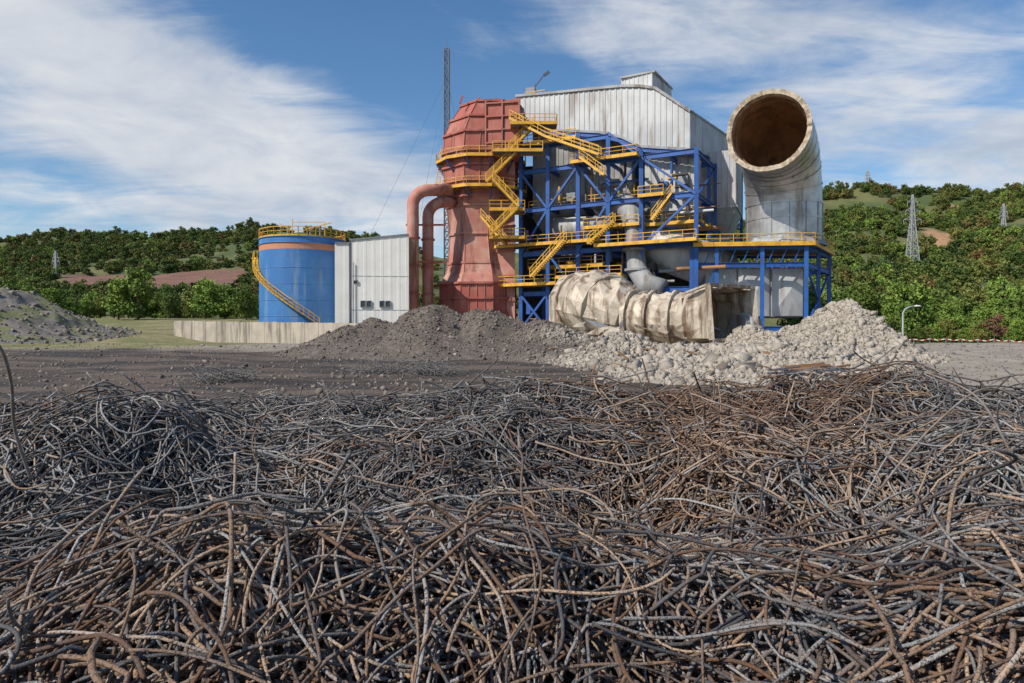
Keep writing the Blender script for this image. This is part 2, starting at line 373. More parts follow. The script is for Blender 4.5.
# ---------------------------------------------------------------- rebar pile
def Hp(x,y):
    g=lambda cx,cy,sx,sy,h: h*np.exp(-((x-cx)/sx)**2-((y-cy)/sy)**2)
    b=.88+g(-4.0,8.8,2.6,1.3,.30)+g(-.8,9.6,1.8,1.1,.22)+g(3.0,9.0,2.0,1.6,.30)+g(6.5,8.8,2.,2.,.26)+g(-8,8.5,2.,2.,-.05)
    b=b+g(-2.0,4.9,1.4,.8,-.55)+g(.6,5.0,.8,1.3,-.55)+g(2.9,4.5,1.2,.7,-.55)+g(-.4,6.6,.9,.6,.32)+g(1.8,6.2,1.0,.7,.48)
    b=b+g(-.8,2.7,1.5,.5,.30)+g(1.9,3.0,.8,.6,.22)+g(-3.4,6.6,1.0,.6,.36)+g(4.2,6.2,1.,.8,.42)+g(-2.5,3.6,.6,.4,.18)
    b=b+.66*vn(x/1.35,y/1.0,61)+.34*vn(x/.55,y/.5,62)+.25*vn(x/2.6,y/1.8,64)
    return b*(1-ss(10.3,12.8,y+1.5*vn(x/2,0*x,63)))*ss(-2.5,0,y+0*x)
def strands(name,N,K,sides,D0,D1,rad,pw,parent,L=(1.2,4.0),stick=.07,seed=1):
    g=np.random.default_rng(seed)
    y=D0+(D1-D0)*g.uniform(0,1,N)**pw; x=g.uniform(-1,1,N)*(.80*y+1.3)
    Ls=g.uniform(*L,N); ds=(Ls/K)[:,None]; s=np.arange(K)[None]*ds
    base=math.pi*3.0*(vn(x/1.2,y/1.2,71)+.35*vn(x/.6,y/.6,72))+.25
    phi=base+g.choice([0,math.pi],N)+g.normal(0,.5,N)*np.where(g.uniform(0,1,N)<.35,3,1)
    sw=lambda lo,hi,A: g.normal(0,A,N)[:,None]*np.sin(s*g.uniform(lo,hi,N)[:,None]+g.uniform(0,6.28,N)[:,None])
    kap=g.normal(0,1,N)[:,None]*np.where(g.uniform(0,1,N)<.30,2.6,.5)[:,None]+sw(1,3,1.5)+sw(3,7,1.8)+sw(7,15,1.0)
    kink=np.where(g.uniform(0,1,(N,K))<2.6/K*np.minimum(Ls,2)[:,None]/2,g.normal(0,.55,(N,K)),0)
    ph=phi[:,None]+np.cumsum(kap*ds+kink,1)
    el=sw(2,5,.28)+sw(5,11,.22)+np.cumsum(np.where(g.uniform(0,1,(N,K))<1.2/K,g.normal(0,.25,(N,K)),0),1)
    X=x[:,None]+np.cumsum(np.cos(ph)*np.cos(el)*ds,1); Y=y[:,None]+np.cumsum(np.sin(ph)*np.cos(el)*ds,1)
    X-= (X.mean(1)-x)[:,None]; Y-=(Y.mean(1)-y)[:,None]
    dz=np.cumsum(np.sin(el)*ds,1); dz-=dz.mean(1)[:,None]; dz=np.clip(dz,-.3,.26)
    hs=Hp(X,Y); hs=.80*hs+.20*hs.mean(1)[:,None]
    Z=np.minimum(hs,Hp(X,Y)+.08)+dz*.85-g.exponential(.12,N)[:,None]+.06
    st=g.uniform(0,1,N)<stick; Z+=np.where(st,g.uniform(.1,.5,N),0)[:,None]*np.clip((s/Ls[:,None]-.55)/.45,0,1)**1.7
    Z=np.maximum(Z,gz(X,Y)+.01)
    d=np.sqrt(X**2+Y**2+(Z-CH)**2).min(1); ok=(d>1.1)&((Y.min(1)>.2)); X,Y,Z=X[ok],Y[ok],Z[ok]; N=len(X)
    P=np.stack([X,Y,Z],-1); T=np.gradient(P,axis=1); T/=np.linalg.norm(T,axis=2,keepdims=True)+1e-9
    up=np.array([.05,.03,1.]); A=np.cross(T,up); A/=np.linalg.norm(A,axis=2,keepdims=True)+1e-9; Bv=np.cross(T,A)
    R=np.repeat((g.choice(rad,N)*g.uniform(.9,1.1,N))[:,None],K,1)
    P=np.concatenate([P[:,:1],P,P[:,-1:]],1);A=np.concatenate([A[:,:1],A,A[:,-1:]],1);Bv=np.concatenate([Bv[:,:1],Bv,Bv[:,-1:]],1)
    R=np.concatenate([R[:,:1]*.05,R,R[:,-1:]*.05],1); K2=K+2
    an=np.arange(sides)*2*math.pi/sides
    V=P[:,:,None,:]+R[:,:,None,None]*(np.cos(an)[None,None,:,None]*A[:,:,None,:]+np.sin(an)[None,None,:,None]*Bv[:,:,None,:])
    i=np.arange(K2-1)[:,None]*sides; k=np.arange(sides)[None]; k1=(k+1)%sides
    q=np.stack([i+k,i+k1,i+sides+k1,i+sides+k],-1).reshape(-1,4)
    Q=(q[None]+(np.arange(N)*K2*sides)[:,None,None]).reshape(-1,4)
    mx,my=X.mean(1),Y.mean(1); bear=mx/np.maximum(my,.5)
    rust=.04+.80*ss(.05,.22,bear)*(1-ss(.50,.62,bear))*ss(4.4,5.4,my)+.78*(1-ss(2.3,3.5,my+.9*vn(mx/1.2,my/1.2,74)))+.55*np.exp(-((mx-.6)/.8)**2-((my-5.0)/1.2)**2)+.25*ss(3,5,mx)*(1-ss(5,7,my))
    rust=rust+.6*vn(mx/1.2,my/1.2,73)
    isr=(g.uniform(0,1,N)<rust).astype(float)*g.uniform(.5,1,N)+g.uniform(0,.14,N)
    val=np.clip(g.uniform(0,1,N)**1.6+.6*vn(mx/1.0,my/1.0,75),0,1)
    att=np.repeat(np.stack([np.clip(isr,0,1),val,0*val],1),K2*sides,0)
    return npmesh(name,V.reshape(-1,3),Q,m_wire,True,{'wire':att},parent)
def wire_mat():
    m,nt,bs=newmat('rebar_steel'); at=nt.nodes.new('ShaderNodeAttribute'); at.attribute_name='wire'
    sp=nt.nodes.new('ShaderNodeSeparateColor'); nt.links.new(at.outputs['Color'],sp.inputs[0])
    g=mixc(nt,sp.outputs[1],(.075,.078,.084),(.34,.34,.335))
    ru=mixc(nt,sp.outputs[1],(.13,.066,.036),(.40,.275,.18))
    f=nt.nodes.new('ShaderNodeMath'); f.operation='ADD'; nt.links.new(sp.outputs[0],f.inputs[0])
    mr=nt.nodes.new('ShaderNodeMapRange'); mr.inputs[1].default_value=.42; mr.inputs[2].default_value=.68; mr.inputs[3].default_value=-.2; mr.inputs[4].default_value=.55
    nt.links.new(noi(nt,14,3),mr.inputs[0]); nt.links.new(mr.outputs[0],f.inputs[1]); f.use_clamp=True
    c=mixc(nt,f.outputs[0],g,ru); c=mixc(nt,rampf(nt,noi(nt,110,2),.48,.68),c,(.05,.04,.034))
    nt.links.new(c,bs.inputs['Base Color']); bs.inputs['Roughness'].default_value=.8; bs.inputs['Specular IOR Level'].default_value=.3
    bump(nt,bs,noi(nt,170,1),.9,.004)
    return m
m_wire=wire_mat()
er=empty('rebar_pile')
strands('bars_close',5200,56,6,.9,4.4,[.0065,.008,.007,.005],1.05,er,(1.0,3.8),.06,1)
strands('bars_middle',7000,36,4,4.0,8.3,[.0075,.009,.0105],.95,er,(1.0,3.8),.08,2)
strands('bars_back',5800,26,3,7.6,12.6,[.0095,.012],.9,er,(1.2,4.0),.12,3)
m_core=M('dark_underlay',(.026,.022,.02),(.045,.036,.03),rough=.95,s1=3)  # near-black colour for the sheet lying under the bars
o=heap('pile_underlay',-13,13,-1,14,.12,lambda x,y: np.maximum(Hp(x,y)-.48,-.2),m_core); o.parent=er
b=Bld('loose_rebar',(0,0,0))
m_bar=M('loose_bar_steel',(.17,.12,.085),(.24,.22,.20),rough=.7,metal=.1,s1=9)
def arc(pts,r):
    P=[Vector(p) for p in pts]; out=[]
    for i in range(len(P)-1):
        p0=P[max(i-1,0)];p1=P[i];p2=P[i+1];p3=P[min(i+2,len(P)-1)]
        for k in range(8):
            t=k/8; out.append(.5*((2*p1)+(p2-p0)*t+(2*p0-5*p1+4*p2-p3)*t*t+(3*p1-p0-3*p2+p3)*t**3))
    out.append(P[-1]); b.add('bars',m_bar,tube(out,r,7),True)
arc([S(30,480,4.4),S(14,430,4.3),S(10,380,4.2),S(-4,343,4.1),S(-40,330,4)],.010)
arc([S(880,490,5),S(935,425,5),S(990,388,5.1),S(1040,420,5.2),S(1070,480,5.2)],.008)
arc([S(1030,500,4),S(1005,440,4.1),S(975,395,4.2),S(925,372,4.4)],.007)
arc([S(300,540,3),S(345,510,2.8),S(335,560,2.6),S(355,640,2.4)],.007)
arc([S(185,700,2.1),S(196,620,2.3),S(160,560,2.6),S(120,510,3.0)],.007)
arc([S(860,570,3.1),S(920,560,3.1),S(985,630,2.8),S(1060,680,2.6)],.008)
arc([S(700,620,2.5),S(760,575,2.7),S(840,585,2.8),S(905,660,2.4)],.007)
b.build()
# ---------------------------------------------------------------- storage tank
cx,cy=(303-512)/F*107,107; Rt=6.45
b=Bld('storage_tank',(cx,cy,0))
zt=zz(237,107-5)
b.add('shell',m_tank,tube([(cx,cy,.2),(cx,cy,zt-1.9)],Rt,72,False),True)
b.add('upper_band',m_orange,tube([(cx,cy,zt-1.9),(cx,cy,zt-.9)],Rt+.01,72,False),True)
b.add('top_course',m_tank,tube([(cx,cy,zt-.9),(cx,cy,zt)],Rt,72,False),True)
for z in (2.6,5.0,7.4,9.8,12.2): b.add('weld_rings',m_tank,tube([(cx,cy,z-.04),(cx,cy,z+.04)],Rt+.03,72),True)
for z in (zt-.92,zt-.02): b.add('wind_girder',m_tank,tube([(cx,cy,z-.05),(cx,cy,z+.05)],Rt+.15,72),True)
b.add('cone_roof',m_clad2,tube([(cx,cy,zt+.03),(cx,cy,zt+1.1)],[Rt,.5],48))
ring=[Vector((cx+Rt*math.cos(t),cy+Rt*math.sin(t),zt+.1)) for t in np.linspace(0,2*math.pi,33)]
rail(b,ring,h=1.3,w=.11)
hel=[Vector((cx+(Rt+.5)*math.cos(t),cy+(Rt+.5)*math.sin(t),z)) for t,z in zip(np.linspace(math.radians(185),math.radians(305),22),np.linspace(zt-2.7,3.6,22))]
for p,q in zip(hel[:-1],hel[1:]): b.add('spiral_stair',m_galv,beam(p,q,.8,.12)); b.add('spiral_stringer',m_yel,beam(p+Vector((0,0,.1)),q+Vector((0,0,.1)),.95,.08))
rail(b,[p+Vector(((p.x-cx)*.06,(p.y-cy)*.06,0)) for p in hel],toe=False,sp=1.2)
pl=hel[0]; rail(b,[pl,pl+Vector((-.2,1.5,0)),pl+Vector((0,1.5,2.7))],toe=False)
b.add('landing',m_yel,beam(pl+Vector((-.4,0,0)),pl+Vector((.3,1.2,0)),1.4,.2))
for dx in (-2,1.5,3): b.add('vents',m_galv,tube([(cx+dx,cy-1,zt+.5),(cx+dx,cy-1,zt+2.3)],.18,8))
b.add('roof_walkway',m_yel,beam((cx+1,cy-2,zt+1.6),(cx+5,cy-2,zt+2.6),.14)); b.add('roof_walkway',m_yel,beam((cx-3,cy-2,zt+2.5),(cx-1,cy-2,zt+1.4),.12)); b.add('roof_walkway',m_yel,beam((cx-1,cy-2,zt+2.7),(cx+4,cy-2,zt+2.7),.1)); b.add('roof_walkway',m_yel,beam((cx+4,cy-2,zt+.6),(cx+4,cy-2,zt+2.7),.1)); b.add('roof_walkway',m_yel,beam((cx-1,cy-2,zt+.6),(cx-1,cy-2,zt+3.2),.1))
b.build()
# ---------------------------------------------------------------- white annex building
b=Bld('white_building',(-20,92,0))
p0=S(335,0,92);p1=S(350,0,92.4);p2=S(409,0,93.6); back=Vector((-.16,.98,0))*12
zl,zr0,zr=zz(243,92),zz(240,92.4),zz(234.5,93.6)
def wall(p,q,zb,z0,z1,part='walls',mat=m_white,pitch=1.0,dep=.018): b.add(part,mat,corr(p,q,zb,zb,z0,z1,pitch,dep))
wall(p0,p1,0,zl,zl); wall(p1,p2,0,zr0,zr)
wall(p2,p2+back,0,zr,zr); wall(p2+back,p0+back,0,zr,zl); wall(p0+back,p0,0,zl,zl)
v=[Vector((p0.x,p0.y,zl-.05)),Vector((p2.x,p2.y,zr-.05)),Vector((*(p2+back).xy,zr-.05)),Vector((*(p0+back).xy,zl-.05))]
b.add('roof',m_clad,(v,[(0,1,2,3)]))
u=(p2-p1).normalized(); nrm=Vector((u.y,-u.x,0))
b.add('parapet_trim',m_galv,beam(Vector((*p1.xy,zr0))+nrm*.06,Vector((*p2.xy,zr))+nrm*.06,.15,.22)); b.add('parapet_trim',m_galv,beam(Vector((*p0.xy,zl))+nrm*.06,Vector((*p1.xy,zl))+nrm*.06,.15,.25))
b.add('corner_trim',m_dark,beam(Vector((*p1.xy,0))+nrm*.05,Vector((*p1.xy,zr0))+nrm*.05,.18,.1))
def opening(t,z0,z1,w,part,mat):
    c=p1+(p2-p1)*t; c=Vector((c.x,c.y,0))+nrm*.1
    q0=c+Vector((0,0,z0)); q1=c+Vector((0,0,z1)); v,f=prism([(c-u*w/2-nrm*.06).xy,(c+u*w/2-nrm*.06).xy,(c+u*w/2+nrm*.03).xy,(c-u*w/2+nrm*.03).xy],z0,z1)
    b.add(part,mat,(v,f))
    for s in(-1,1): b.add('frames',m_galv,beam(q0+u*s*w/2+nrm*.05,q1+u*s*w/2+nrm*.05,.07))
    b.add('frames',m_galv,beam(q1-u*w/2+nrm*.05,q1+u*w/2+nrm*.05,.07)); b.add('frames',m_galv,beam(q0-u*w/2+nrm*.05,q0+u*w/2+nrm*.05,.07))
for t in (.22,.32,.54,.64): opening(t,zz(307,93),zz(301,93),.65,'windows',m_win)
opening(.10,zz(284,93),zz(281,93),.5,'windows',m_win); opening(.84,1.2,3.7,1.2,'door',m_galv)
for z in (5.6,10.2): b.add('panel_joints',m_galv,beam(Vector((*p1.xy,z))+nrm*.025,Vector((*p2.xy,z))+nrm*.025,.02,.05))
b.add('wall_pipes',m_galv,beam(Vector((*(p1+(p2-p1)*.06).xy,1))+nrm*.2,Vector((*(p1+(p2-p1)*.06).xy,12))+nrm*.2,.1))
b.build()
# ---------------------------------------------------------------- low concrete wall
b=Bld('concrete_wall',(-35,98,0))
q0=Vector(((175-512)/F*112,112,0)); q1=Vector(((398-512)/F*86,86,0)); N=17
for i in range(N):
    a0=q0+(q1-q0)*(i/N); a1=q0+(q1-q0)*((i+1)/N)-(q1-q0).normalized()*.06
    zt0=4.5-.9*i/N; d=(a1-a0).normalized(); nn_=Vector((-d.y,d.x,0))*.2
    b.add('wall_panels',m_conc,prism([(a0-nn_).xy,(a1-nn_).xy,(a1+nn_).xy,(a0+nn_).xy],-.3,zt0+random.uniform(-.04,.04)))
q2=q1+Vector((8,7,0)); b.add('return_wall',m_conc,beam((q1.x,q1.y,1.6),(q2.x,q2.y,1.6),.4,3.9))
b.build()
# ---------------------------------------------------------------- lattice structures
def lattice(b,base,h,w0,w1,n,t,mat,part='lattice'):
    base=Vector(base); prev=None
    for i in range(n+1):
        f=i/n; w=w0+(w1-w0)*f; z=h*f
        c=[base+Vector((sx*w/2,sy*w/2,z)) for sx,sy in((-1,-1),(1,-1),(1,1),(-1,1))]
        for k in range(4):
            b.add(part,mat,beam(c[k],c[(k+1)%4],t*.7))
            if prev:
                b.add(part,mat,beam(prev[k],c[k],t)); b.add(part,mat,beam(prev[k],c[(k+1)%4],t*.6)); b.add(part,mat,beam(prev[(k+1)%4],c[k],t*.6))
        prev=c
m_mast=M('dark_steel',(.09,.10,.13),(.06,.07,.09),rough=.6)
m_pyl=M('pylon_galvanised',(.36,.37,.38),(.28,.29,.31),rough=.6)
p=S(447,45,125); b=Bld('lattice_mast',(p.x,125,0)); lattice(b,(p.x,125,0),p.z-1,1.0,.85,36,.15,m_mast); b.add('tip',m_mast,beam((p.x,125,p.z-1),(p.x,125,p.z+1),.08))
for e in ((p.x-24,125,0),(p.x+10,146,0),(p.x-6,104,0)): b.add('guy_wires',m_mast,beam((p.x,125,p.z-6),e,.035))
b.build()
for pxx,pyt,D in ((912,195,240),(867,170,415),(1003,204,300),(56,251,360)):
    t=S(pxx,pyt,D); zb=float(hz(t.x,D))
    h=max(16,t.z-zb+1); zb=t.z-h; k=D/330*.62
    b=Bld('electricity_pylon',(t.x,D,zb)); lattice(b,(t.x,D,zb),h*.62,h*.14,h*.05,6,.42*k,m_pyl); lattice(b,(t.x,D,zb+h*.62),h*.38,h*.05,.4,5,.38*k,m_pyl)
    for f,l in ((.66,.12),(.78,.10),(.90,.07)):
        for s in (-1,1):
            e=Vector((t.x+s*l*h,D,zb+h*f)); b.add('cross_arms',m_pyl,beam((t.x,D,zb+h*f),e,.36*k)); b.add('cross_arms',m_pyl,beam((t.x,D,zb+h*(f+.05)),e,.3*k)); b.add('insulators',m_pyl,beam(e,e-Vector((0,0,1.3)),.25*k))
    b.build()
X=(903-512)/F*82; zb=float(gz(X,82)); b=Bld('street_lamp',(X,82,zb)); zt_=zz(308,82)
b.add('pole',m_pyl,tube([(X,82,zb-.2),(X,82,zb+.8),(X,82,zt_-.6),(X+.25,82,zt_-.15),(X+.8,82,zt_+.15),(X+1.4,82,zt_+.25)],[.15,.12,.1,.09,.08,.07],10),True)
b.add('lamp_head',m_white,tube([(X+1.3,82,zt_+.22),(X+1.6,82,zt_+.26),(X+2.0,82,zt_+.24),(X+2.2,82,zt_+.2)],[.08,.2,.18,.05],10,squash=.5),True); b.build()
mt,nt,bs=newmat('red_white_tape'); tc=nt.nodes.new('ShaderNodeTexCoord'); wv=nt.nodes.new('ShaderNodeTexWave'); wv.inputs['Scale'].default_value=.5
nt.links.new(tc.outputs['Object'],wv.inputs[0]); nt.links.new(mixc(nt,rampf(nt,wv.outputs['Fac'],.48,.52),(.5,.04,.03),(.75,.75,.72)),bs.inputs['Base Color'])
b=Bld('barrier_tape_fence',(40,70,0)); prev=None
for i in range(12):
    D=72-1.0*i*.3; X=(882+i*16-512)/F*D; zb=float(gz(X,D)); t=Vector((X,D,zb+.9)); b.add('posts',m_galv,beam((X,D,zb-.1),(X,D,zb+1.0),.06))
    if prev:
        mid=(prev+t)/2-Vector((0,0,.14)); b.add('tape',mt,beam(prev,mid,.01,.08)); b.add('tape',mt,beam(mid,t,.01,.08))
    prev=t
b.build()
# ---------------------------------------------------------------- red duct tower
D=100; cx=(480-512)/F*D; cy=D+5
b=Bld('red_duct_tower',(cx,cy,0))
prof=[(100,30,10),(116,35,5),(132,38.0,1),(150,38.5,0),(196,37,0),(202,32,-3),(236,28,-4),(262,31,-3),(272,34,-2),(283,39,-3),(350,39,-3)]
def ringo(py,hw,off,n=8,sc_=1.0):
    z=zz(py,D); r=hw/F*D*sc_/math.cos(math.pi/n); c=cx+off/F*D
    return [Vector((c+r*math.cos(2*math.pi*(k+.5)/n),cy+r*math.sin(2*math.pi*(k+.5)/n),z)) for k in range(n)]
NS=8
rings=[ringo(*p,n=NS) for p in prof]
for i in range(len(rings)-1):
    hot=prof[i][0]>=196 and prof[i][0]<283
    v=rings[i]+rings[i+1]; f=[(k,NS+k,NS+(k+1)%NS,(k+1)%NS) for k in range(NS)]
    b.add('lower_casing' if hot else 'upper_casing',m_pink if hot else m_red,(v,f))
b.add('top',m_dark,(rings[0],[tuple(range(NS))]))
def atp(py):
    for (a,b2) in zip(prof[:-1],prof[1:]):
        if a[0]<=py<=b2[0]:
            t=(py-a[0])/(b2[0]-a[0]); return a[1]+(b2[1]-a[1])*t,a[2]+(b2[2]-a[2])*t
for py in (100,116,132,150,165,180,196,204,232,262,283,298,314):
    hw,of=atp(py); hot=202<=py<283; o=ringo(py,hw+(.7 if hot else 1.5),of,n=NS)
    for k in range(NS): b.add('stiffener_bands_pink' if hot else 'stiffener_bands',m_pink if hot else m_red,beam(o[k],o[(k+1)%NS],.16,.3))
for (i0,i1,m) in ((0,2,1),(2,4,2),(5,8,1),(9,10,4)):
    for k in range(NS):
        for j in range(m):
            t=j/m
            for i in range(i0,i1):
                p=rings[i][k].lerp(rings[i][(k+1)%NS],t); q=rings[i+1][k].lerp(rings[i+1][(k+1)%NS],t); b.add('vertical_ribs_pink' if i0==5 else 'vertical_ribs',m_pink if i0==5 else m_red,beam(p,q,.12,.2))
x0,x1=(486-512)/F*D,(519-512)/F*D
b.add('side_duct',m_red,prism([(x0,99.4),(x1,98.5),(x1,110),(x0,110)],zz(160,D),[zz(106,D),zz(102,D),zz(102,D),zz(106,D)]))
for py in (106,119,132,145,158): b.add('side_duct_ribs',m_red,beam((x0,99.25,zz(py,D)),(x1+.1,98.35,zz(py,D)),.25,.22))
for t in (0,.5,1): xx=x0+(x1-x0)*t; yy=99.4-.9*t-.15; b.add('side_duct_ribs',m_red,beam((xx,yy,zz(160,D)),(xx,yy,zz(103,D)),.2,.2))
b.add('rear_column',m_pink,prism([(x0,102),(x1-.6,101),(x1-.6,108),(x0,108)],0,zz(160,D)))
for py in (175,200,225,250,275,300): b.add('rear_column_ribs',m_red,beam((x0,101.9,zz(py,D)),(x1-.5,100.9,zz(py,D)),.2,.3))
for dx in (-4,-1.5,1,3.5): b.add('top_frame',m_red,beam((cx+dx+1,cy-4,zz(102,D)),(cx+dx+1.4,cy-4,zz(96+dx*.5,D)),.25))
def ringdeck(py,hw,k0,k1):
    o=ringo(py,hw,0,12,1); i_=ringo(py,hw-9,0,12,1)
    for k in range(k0,k1):
        k_=k%12;k2=(k+1)%12; deck(b,[i_[k_].xy,o[k_].xy,o[k2].xy,i_[k2].xy],o[k_].z,(1,))
        m_=(o[k_]+i_[k_])/2; b.add('brackets',m_blue,beam(o[k_]-Vector((0,0,.3)),i_[k_]-Vector((0,0,2)),.15))
ringdeck(157,46,5,12); ringdeck(187,47,5,12)
z1,z2=zz(187,D),zz(157,D)
stair(b,(cx+1,cy-7.6,z1),(cx+5.5,cy-7.6,z2),(0,-1,0)); stair(b,(cx+4.2,cy-7.2,z2),(cx+8,cy-7.2,zz(131,D)),(0,-1,0))
deck(b,[(cx+2,cy-9),(cx+9,cy-9),(cx+9,cy-6.5),(cx+2,cy-6.5)],z2,(0,))
deck(b,[(cx+4.5,cy-9),(cx+11,cy-9),(cx+11,cy-6.5),(cx+4.5,cy-6.5)],zz(131,D),(0,1))
for py in (213,240): deck(b,[(cx+1.5,cy-8.5),(cx+6.5,cy-8.5),(cx+6.5,cy-5),(cx+1.5,cy-5)],zz(py,D),(0,1,3))
stair(b,(cx+1.6,cy-8.9,zz(240,D)),(cx+5.5,cy-8.9,zz(213,D)),(0,-1,0)); stair(b,(cx+5.6,cy-8.9,zz(213,D)),(cx+2,cy-8.9,z1),(0,-1,0))
for dx in (-6.9,):
    for s in(-.3,.3): b.add('ladder',m_yel,beam((cx+dx+s,cy-1,zz(190,D)),(cx+dx+s+1.2,cy-1,zz(138,D)),.07))
    for i in range(26): t=i/26; b.add('ladder',m_yel,beam((cx+dx-.3+1.2*t,cy-1,zz(190,D)+t*7.5),(cx+dx+.3+1.2*t,cy-1,zz(190,D)+t*7.5),.05))
b.build()
b=Bld('red_pipes',((415-512)/F*98,98,0))
def upipe(px0,pytop,D,r,pxe):
    a=S(px0,320,D);t=S(px0,pytop,D);e=S(pxe,pytop,D+3); R=2.2
    path=[Vector((a.x,D,0)),Vector((a.x,D,t.z-R))]
    for k in range(1,9):
        g=math.pi/2*k/8; path.append(Vector((a.x+R-R*math.cos(g),D+.3*k/8,t.z-R+R*math.sin(g))))
    path.append(e); b.add('pipes',m_pink,tube(path,r,20),True)
    for z in (4,8,12,16): b.add('flanges',m_red,tube([(a.x,D,z-.12),(a.x,D,z+.12)],r+.2,20))
upipe(413,190,97,.85,450); upipe(428,202,99,.82,455)
b.add('supports',m_red,beam(S(406,262,97),S(446,262,99),.3)); b.add('supports',m_red,beam(S(406,225,97),S(446,225,99),.25))
b.build()
# ---------------------------------------------------------------- main plant
b=Bld('flue_gas_treatment_plant',(15,98,0))
A=Vector((.6,104,0));B_=Vector((24.0,92,0));C=Vector((37.6,112,0)); dep=C-B_
def online(P,Q,px):
    k=(px-512)/F; d=Q-P; t=(k*P.y-P.x)/(d.x-k*d.y); return P+d*t
seg=[(516,97,125),(560,93,131),(600,89,133),(622,87,138),(640,87,147),(655,89,148),(690,112,150)]
pts=[]
for px_,yt,yb in seg:
    p=online(A,B_,px_); pts.append((p,zz(yt,p.y),zz(yb,p.y)))
for (p,t0,b0),(q,t1,b1) in zip(pts[:-1],pts[1:]):
    b.add('upper_casing',m_clad,corr(p,q,b0,b1,t0,t1,.75,.08))
    pb,qb=p+dep,q+dep
    b.add('casing_roof',m_clad,([Vector((p.x,p.y,t0)),Vector((q.x,q.y,t1)),Vector((qb.x,qb.y,t1+.9)),Vector((pb.x,pb.y,t0-.5))],[(0,1,2,3)]))
    b.add('casing_underside',m_clad2,([Vector((p.x,p.y,b0)),Vector((q.x,q.y,b1)),Vector((qb.x,qb.y,b1+1)),Vector((pb.x,pb.y,b0))],[(3,2,1,0)]))
    nm=Vector((-.46,-.89,0))*.12
    b.add('casing_trim',m_clad2,beam(Vector((p.x,p.y,t0))+nm,Vector((q.x,q.y,t1))+nm,.3,.35)); b.add('casing_trim',m_clad2,beam(Vector((p.x,p.y,b0))+nm,Vector((q.x,q.y,b1))+nm,.3,.35))
    b.add('bottom_girders',m_blue,ibeam(Vector((p.x,p.y,b0-.55))+nm*4,Vector((q.x,q.y,b1-.55))+nm*4,.4,.6))
p,t1,b1=pts[-1]; b.add('upper_casing',m_clad,corr(B_,C,b1,zz(168,112),t1,t1+.9,.75,.08))
b.add('bottom_girders',m_blue,ibeam(Vector((B_.x,B_.y,b1-.6)),Vector((C.x,C.y,zz(168,112)-.6)),.45,.6)); b.add('casing_trim',m_clad2,beam(Vector((B_.x,B_.y,t1)),Vector((C.x,C.y,t1+.9)),.3,.3))
Ab=A+dep; b.add('upper_casing',m_clad,corr(Ab,A,pts[0][2],pts[0][2],pts[0][1],pts[0][1],.75,.1)); b.add('upper_casing',m_clad,corr(C,Ab,29,33,t1,pts[0][1],.75,.1))
P0=S(621,0,100).xy;P1=S(652,0,97.5).xy; dv=Vector((4.2,6.5)); P1b=P1+dv;P0b=P0+dv
for u_,w_ in ((P0,P1),(P1,P1b),(P1b,P0b),(P0b,P0)): b.add('roof_penthouse',m_clad,corr(u_,w_,34,34,zz(80,100),zz(80,100),.6,.06))
b.add('penthouse_roof',m_clad2,prism([P0-Vector((.2,.3)),P1+Vector((.3,-.3)),P1b+Vector((.3,.3)),P0b],zz(80,100),zz(80,100)+.25))
rz=pts[0][1]
rail(b,[(2,106,rz),(5.0,104.6,rz),(5,109,rz)],h=1.2); rail(b,[S(660,0,98).xy.to_3d()+Vector((0,0,34.5)),S(690,0,104).xy.to_3d()+Vector((0,0,34))],h=1.1,mat=m_galv,part='galv_rails')
b.add('roof_equipment',m_clad2,beam((3,107,rz-.3),(3,107,rz+2.2),1.4)); b.add('roof_lamp_mast',m_mast,beam((3.2,107,rz+2),(5.2,107,rz+4.6),.16)); b.add('roof_lamp_mast',m_mast,beam((3.6,107,rz),(3.6,107,rz+3),.14)); b.add('roof_lamp_mast',m_mast,beam((5.0,107,rz+4.3),(5.8,107,rz+4.9),.4))
FA=Vector((.2,101.3,0));FB=Vector((23.3,88.6,0)); off=Vector((.46,.89,0))*8
cols=[(521,130),(548,132),(578,134),(608,138),(641,150),(668,149),(696,148)]
cp=[]
for px_,yt in cols:
    p=online(FA,FB,px_); cp.append(p); zt_=zz(yt,p.y)
    if px_==668: continue
    b.add('columns',m_blue,ibeam((p.x,p.y,0),(p.x,p.y,zt_),.56)); q=p+off; b.add('columns',m_blue,ibeam((q.x,q.y,0),(q.x,q.y,zt_),.5))
lev=[3.0,8.2,14.0,20.4,26.0,29.5]
for zi,zl_ in enumerate(lev):
    for p,q in zip(cp[:-1],cp[1:]):
        if zl_>27 and p.x>12: continue
        b.add('girders',m_blue,ibeam((p.x,p.y,zl_),(q.x,q.y,zl_),.36,.66))
        if zi in (1,2,3,4): b.add('girders',m_blue,ibeam((p.x+off.x,p.y+off.y,zl_),(q.x+off.x,q.y+off.y,zl_),.36,.6))
    for p in cp:
        if zl_<27: b.add('girders',m_blue,ibeam((p.x,p.y,zl_-.02),(p.x+off.x,p.y+off.y,zl_-.02),.3,.5))
def brace(i,z0,z1,kind='x',j=None):
    p,q=cp[i],cp[(i+1) if j is None else j]; o=Vector((-.03,-.06,0))
    if kind in 'x/': b.add('bracing',m_blue,beam(Vector((p.x,p.y,z0))+o,Vector((q.x,q.y,z1))+o,.3))
    if kind in 'x\\': b.add('bracing',m_blue,beam(Vector((p.x,p.y,z1))+o*3,Vector((q.x,q.y,z0))+o*3,.3))
    if kind=='v': m_=(p+q)/2; b.add('bracing',m_blue,beam((p.x,p.y,z0),(m_.x,m_.y,z1),.3)); b.add('bracing',m_blue,beam((q.x,q.y,z0),(m_.x,m_.y,z1),.3))
